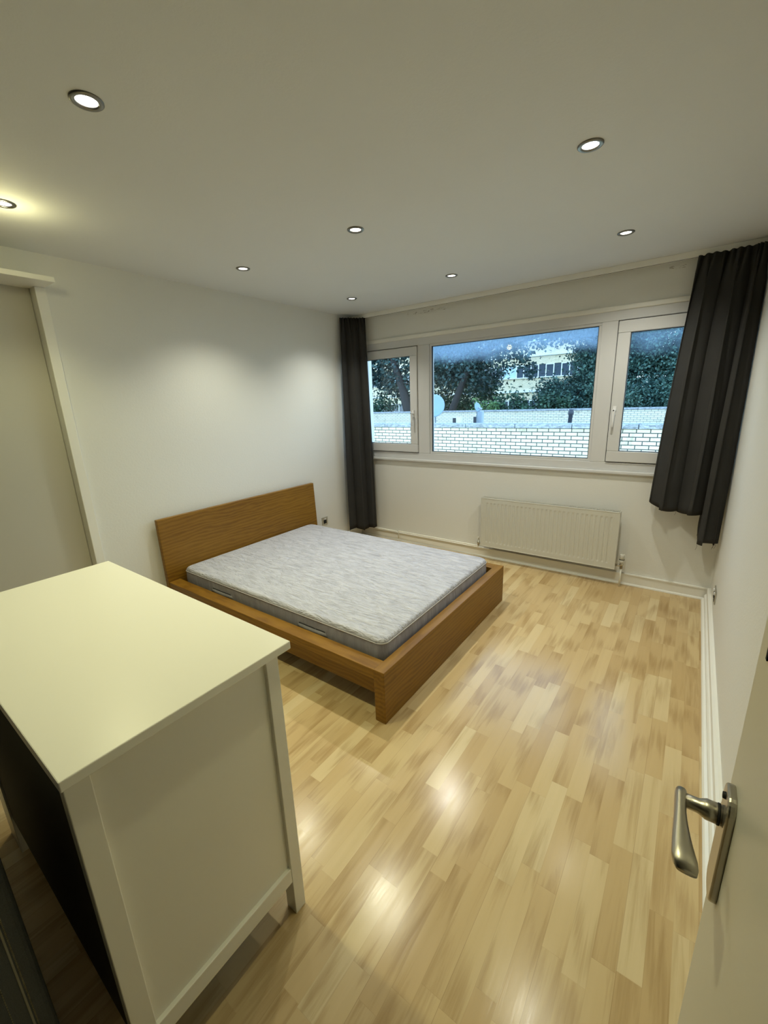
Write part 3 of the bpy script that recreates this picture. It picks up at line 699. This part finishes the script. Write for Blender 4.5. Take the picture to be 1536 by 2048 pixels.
# ------------------------------------------------------------------ ceiling downlights
spots = [(1.639, -3.165, 'round recessed downlight nearest the camera, above the white chest', 0.92),
         (0.637, -3.140, 'recessed downlight at the left photo edge, casting a strong yellow glow on the ceiling', 0.7),
         (2.803, -1.891, 'recessed downlight over the bare floor, larger of the two on the right', 0.85),
         (1.620, -1.865, 'recessed downlight in the centre of the ceiling, over the foot of the bed', 1.0),
         (2.786, -0.765, 'recessed downlight nearest the right-hand curtain', 0.9),
         (0.615, -1.863, 'recessed downlight above the headboard beside the left wall', 1.0),
         (1.604, -0.693, 'recessed downlight in the row along the window, between its two neighbours', 1.0),
         (0.586, -0.675, 'recessed downlight nearest the left-hand curtain', 1.0),
         (2.640, -3.150, 'recessed downlight above the open door', 0.6)]
proto = None
for i, (x, y, lab, pw) in enumerate(spots):
    e = empty('downlight', (x, y, H), lab, 'ceiling light', 'recessed downlights')
    if proto is None:
        rg = MB().lathe([(0.0465, 0.0), (0.0465, 0.003), (0.043, 0.0055), (0.034, 0.006), (0.0305, 0.004), (0.0295, 0.0), (0.0295, -0.002)], (x, y, H), (0, 0, -1), 40).build('rim', M['rim'], e)
        ls = MB().lathe([(0.0, 0.0025), (0.020, 0.0025), (0.0285, 0.0005), (0.0300, -0.0005)], (x, y, H), (0, 0, -1), 32).build('lens', M['lens'], e)
        proto = (rg, ls)
    else:
        for q in proto:
            c = q.copy(); c.parent = e; col.objects.link(c)
    ld = bpy.data.lights.new('bulb', 'SPOT'); ld.energy = LAMP_W * pw; ld.color = (1.0, 0.975, 0.56) if y < -2.5 else (LAMP_COL if y < -1.2 else (1.0, 0.985, 0.86))
    ld.spot_size = R(122); ld.spot_blend = 1.0; ld.shadow_soft_size = 0.022
    lo = bpy.data.objects.new('bulb', ld); col.objects.link(lo); lo.parent = e; lo.location = (0, 0, -0.03)
    tx, ty = {2: (0.05, 0.30), 4: (0.0, 0.28), 6: (0.10, -0.25), 3: (0.08, -0.10)}.get(i, (0, 0))     # the lamp heads swivel a little
    lo.rotation_euler = Vector((tx, ty, -1)).to_track_quat('-Z', 'Y').to_euler()
    if i == 1:                                   # added point light hung below the lamp to make its ceiling halo
        l2 = bpy.data.lights.new('added_spill', 'POINT'); l2.energy = 1.9; l2.color = (1.0, 0.93, 0.48); l2.shadow_soft_size = 0.04
        o2 = bpy.data.objects.new('added_spill', l2); col.objects.link(o2); o2.parent = e; o2.location = (0.0, 0, -0.13)

# ------------------------------------------------------------------ outside
g_ = struct('ground', B(-45, 20, 0.8, 60, -3.0, -2.8), M['ground'])
def parapet(y, thick, ztop, zc, x0, x1, material, label, step, joint):
    e = empty('parapet_wall', ((x0 + x1) / 2, y + thick / 2, -2.8), label, 'wall')
    B(x0, x1, y, y + thick, -2.8, ztop).build('brickwork', material, e)
    x = joint
    while x > x0: x -= step
    while x < x1:
        B(x + 0.006, x + step - 0.006, y - 0.05, y + thick + 0.05, ztop, zc).build('coping_slab', M['coping'], e, 0.012)
        x += step
    return e
parapet(5.2, 0.24, 0.952, 1.045, -7.0, 4.6, M['brick'], 'pale brick parapet wall just outside the window, its stone coping nearer', 1.15, -1.02)
parapet(15.5, 0.24, 0.95, 1.028, -15.0, 5.2, M['brick_far'], 'farther pale brick parapet wall in front of the trees', 1.3, 0.1)
fr_ = struct('roof_outside', B(-15, 5, 5.44, 15.5, 0.0, 0.25), M['felt'])
# satellite dishes
def dish(c, r, aim, label, post):
    e = empty('satellite_dish', (post[0], post[1], post[2]), label, 'satellite dish')
    a = Vector(aim).normalized()
    prof = [(0.0, 0.0)] + [(r * i / 8, 0.20 * r * (i / 8) ** 2) for i in range(1, 9)]
    prof += [(r * 0.99, 0.20 * r - 0.012)] + [(r * i / 8, 0.20 * r * (i / 8) ** 2 - 0.010) for i in range(7, -1, -1)]
    MB().lathe(prof, c, a, 40).build('reflector', M['dish'], e)
    C = Vector(c); up = Vector((0, 0, 1)); sd = a.cross(up).normalized(); dn = sd.cross(a).normalized() * -1
    foc = C + a * r * 0.95 + dn * r * 0.55
    MB().tube([C + dn * r * 0.95 + a * 0.19 * r, foc], 0.012, 8).build('feed_arm', M['grey_metal'], e)
    MB().tube([foc + (C - foc).normalized() * -0.02, foc + (C - foc).normalized() * 0.09], 0.028, 10).build('feed_horn', M['grey_metal'], e)
    mt = MB().tube([tuple(post), (post[0], post[1], C.z - 0.05), tuple(C - a * 0.03)], 0.022, 10); mt.build('mast', M['grey_metal'], e)
    return e
dish((-2.885, 7.0, 1.42), 0.325, (0.30, -1.0, 0.22), 'large round pale blue satellite dish behind the near parapet wall', (-2.98, 7.25, 0.25))
dish((-2.00, 8.0, 1.34), 0.135, (0.95, -0.22, 0.25), 'small satellite dish seen edge-on, above a grey post on the flat roof', (-2.08, 8.2, 0.25))
tag(B(-2.13, -1.99, 8.35, 8.5, 0.25, 1.22).build('roof_post', M['grey_metal'], None, 0.01), 'pale grey square post beneath the small satellite dish', 'post')
tag(B(-2.25, -2.13, 8.3, 8.42, 0.25, 1.055).build('vent_box', M['vent'], None, 0.01), 'black vent box beside the grey post on the flat roof', 'vent box')
tag(B(-2.80, -2.70, 8.0, 8.1, 0.25, 1.035).build('vent_box', M['vent'], None, 0.01), 'black vent box close to the large satellite dish, left of a white box', 'vent box')
tag(B(-2.685, -2.53, 8.0, 8.12, 0.25, 1.06).build('roof_box', M['fascia'], None, 0.01), 'small white box beside a black vent on the flat roof', 'box')
mb = MB().lathe([(0.055, 0), (0.055, 0.80), (0.075, 0.81), (0.075, 0.90), (0.06, 0.91), (0.06, 0.955), (0, 0.955)], (0.35, 9.0, 0.25), (0.05, 0, 1), 20)
tag(mb.build('vent_pipe', M['vent']), 'black flue pipe rising behind the coping of the near parapet wall', 'flue')

# building beyond the trees
bl = empty('apartment_building', (-14, 34, -2.8), 'yellow brick apartment block seen through the trees outside', 'building')
bx0, bx1, by = -34, -2.2, 32.0
for k in range(-2, 4):
    z0 = 1.98 + (k) * 2.75
    B(bx0, bx1, by, by + 0.3, z0 + 0.08, z0 + 1.02).build('brick_band', M['brick_house'], bl)
    B(bx0, bx1, by - 0.12, by + 0.3, z0 - 0.08, z0 + 0.08).build('floor_slab', M['fascia'], bl)
    B(bx0, bx1, by - 0.10, by + 0.3, z0 + 1.02, z0 + 1.09).build('sill', M['fascia'], bl)
    B(bx0, bx1, by + 0.02, by + 0.3, z0 + 2.05, z0 + 2.68).build('brick_band', M['brick_house'], bl)
    x = bx0
    j = 0
    while x < bx1 - 0.1:
        wd = 1.18
        fr = MB(); 
        fr.prism([(x + a_, z0 + b_) for a_, b_ in ((0, 1.09), (0, 2.05), (0.66, 2.05), (0.66, 1.09), (0.59, 1.09), (0.59, 1.98), (0.07, 1.98), (0.07, 1.09))], by + 0.02, by + 0.12, 'y')
        if k in (-1, 0, 1) and -24 < x: 
            f_ = fr.build('window', M['fascia'], bl)
            B(x + 0.07, min(bx1, x + wd), by + 0.06, by + 0.09, z0 + 1.09, z0 + 2.05).build('pane', M['house_curtain'] if (j * 7 + k) % 5 == 0 else M['house_glass'], f_)
        else:
            B(x, min(bx1, x + wd), by + 0.06, by + 0.3, z0 + 1.09, z0 + 2.05).build('window_bay', M['house_glass'], bl)
        x += wd; j += 1
B(bx0, bx1, by + 0.3, by + 9, -2.8, 12.5).build('block', M['brick_house'], bl)

# trees
def leaf(mb, c, size, rnd):
    d = Vector((rnd.gauss(0, 1), rnd.gauss(0, 1), rnd.gauss(-0.3, 0.8))).normalized()
    n = Vector((rnd.gauss(0, 0.8), rnd.gauss(-0.3, 0.8), rnd.gauss(0.5, 0.8)))
    s = d.cross(n)
    if s.length < 1e-3: return
    s.normalize(); n = s.cross(d)
    k = len(mb.v); L = size * rnd.uniform(0.7, 1.3); wd = L * rnd.uniform(0.30, 0.42)
    mb.v += [tuple(c), tuple(c + d * L * 0.45 + s * wd + n * 0.08 * L), tuple(c + d * L), tuple(c + d * L * 0.45 - s * wd + n * 0.08 * L)]
    mb.f += [(k, k + 1, k + 2), (k, k + 2, k + 3)]
def tree(label, trunk, tr, clumps, per, size, material, seed, branches=5, name='tree', sig=0.5, group='trees beyond the far parapet wall'):
    rnd = random.Random(seed)
    base = trunk[0]
    e = empty(name, base, label, 'tree' if name == 'tree' else 'shrub', group)
    rad = [tr * (1 - 0.65 * i / (len(trunk) - 1)) for i in range(len(trunk))]
    mb = MB().tube(trunk, rad, 10)
    for b_ in range(branches):
        c = Vector(rnd.choice(clumps)[:3]); t0 = Vector(trunk[-1 - (b_ % 2)])
        mid = (t0 + c) / 2 + Vector((rnd.uniform(-.3, .3), rnd.uniform(-.3, .3), rnd.uniform(0, .4)))
        mb.tube([t0, mid, c], [tr * 0.35, tr * 0.2, tr * 0.06], 7)
    mb.build('trunk', M['bark'], e)
    lf = MB()
    for (cx_, cy_, cz_, rr) in clumps:
        for q in range(int(per * rr * rr)):
            u = Vector((rnd.gauss(0, sig), rnd.gauss(0, sig), rnd.gauss(0, sig * 0.8))) * rr
            leaf(lf, Vector((cx_, cy_, cz_)) + u, size, rnd)
    lf.build('crown', material, e, fix=False)
    return e
def scatter(seed, n, x0, x1, y0, y1, z0, z1, r0, r1, keep=lambda x, z: True):
    rnd = random.Random(seed); out = []
    while len(out) < n:
        x, y, z = rnd.uniform(x0, x1), rnd.uniform(y0, y1), rnd.uniform(z0, z1)
        if keep(x, z): out.append((x, y, z, rnd.uniform(r0, r1)))
    return out
cl = scatter(11, 60, -15.2, -9.9, 16.8, 19.5, 1.6, 6.4, 0.6, 1.1, lambda x, z: not (x < -12.2 and z < 2.4))
tree('broad-leaved dark tree with a leaning trunk, seen through the left sash', [(-9.7, 17, -2.8), (-10.1, 17, 0.6), (-10.6, 17, 2.3), (-11.3, 17.1, 4.0), (-11.8, 17.2, 5.2)], 0.34, cl, 270, 0.20, M['leaf_dark'], 1, 8)
cl = scatter(12, 58, -9.5, -5.7, 16.6, 19.0, 2.4, 6.4, 0.6, 1.0)
cl += scatter(22, 60, -5.2, 0.2, 16.6, 19.0, 4.15, 6.6, 0.55, 0.95)
cl += [(-3.55, 16.6, 3.75, 0.55), (-3.45, 16.6, 3.3, 0.42), (-3.25, 16.6, 2.95, 0.40), (-3.15, 16.6, 2.65, 0.28), (-4.3, 16.6, 3.95, 0.6), (-2.5, 16.6, 4.0, 0.5), (-5.2, 16.7, 3.5, 0.45), (-4.6, 16.6, 3.45, 0.42), (-4.1, 16.6, 3.3, 0.42), (-4.35, 16.6, 2.95, 0.3), (-3.7, 16.6, 3.05, 0.36), (-3.3, 16.6, 2.4, 0.2)]
tree('broad-leaved dark tree with a slim leaning trunk behind the large satellite dish', [(-7.9, 17, -2.8), (-7.5, 17, 0.8), (-6.9, 17, 2.2), (-6.3, 17, 3.5), (-5.8, 17, 4.8)], 0.24, cl, 270, 0.19, M['leaf_dark'], 2, 12)
cl = scatter(13, 60, -3.0, 0.3, 18.0, 20.0, 0.6, 5.6, 0.55, 0.85, lambda x, z: z < 1.5 + 0.95 * (x + 3.0) + (0 if x < -1.5 else 1.2))
tree('dense fine-leaved tree at the right of the centre pane', [(-0.6, 19.5, -2.8), (-0.6, 19.5, 1.0), (-0.5, 19.5, 3.2), (-0.4, 19.5, 4.6)], 0.25, cl, 1700, 0.125, M['leaf_fine'], 3, 6)
cl = scatter(14, 80, 0.0, 5.2, 17.4, 20.0, 0.6, 5.6, 0.6, 0.95)
tree('feathery green tree filling the view through the right sash', [(2.4, 19.2, -2.8), (2.3, 19.2, 1.0), (2.1, 19.2, 3.0), (2.4, 19.2, 4.6)], 0.25, cl, 1700, 0.115, M['leaf_fine'], 4, 14)
cl = scatter(15, 14, -6.7, -4.9, 16.7, 17.4, 0.3, 1.35, 0.35, 0.5)
tree('pale green leafy shrub just above the far parapet wall, left of the small dish', [(-5.8, 17.2, -2.8), (-5.8, 17.2, 0.6)], 0.06, cl, 520, 0.13, M['leaf_light'], 5, 4, 'shrub', 0.4)
cl = scatter(16, 30, -4.9, -1.6, 16.9, 17.8, 0.3, 1.6, 0.4, 0.6)
tree('mid-green shrub above the far parapet wall, in front of the apartment block', [(-3.2, 17.3, -2.8), (-3.2, 17.3, 0.8)], 0.07, cl, 520, 0.14, M['leaf_mid'], 6, 5, 'shrub', 0.4)
cl = scatter(17, 34, -12.4, -6.6, 20.6, 22.4, 0.8, 3.2, 0.6, 0.9)
tree('green shrub glimpsed behind the slim leaning trunk', [(-8.6, 21.6, -2.8), (-8.6, 21.6, 1.4)], 0.07, cl, 330, 0.18, M['leaf_mid'], 7, 4, 'shrub')
cl = scatter(18, 26, -15.4, -11.2, 17.0, 18.0, 0.2, 1.6, 0.45, 0.7)
tree('dark shrub at the foot of the tree seen through the left sash', [(-12.6, 17.5, -2.8), (-12.6, 17.5, 0.8)], 0.07, cl, 420, 0.17, M['leaf_mid'], 8, 4, 'shrub')
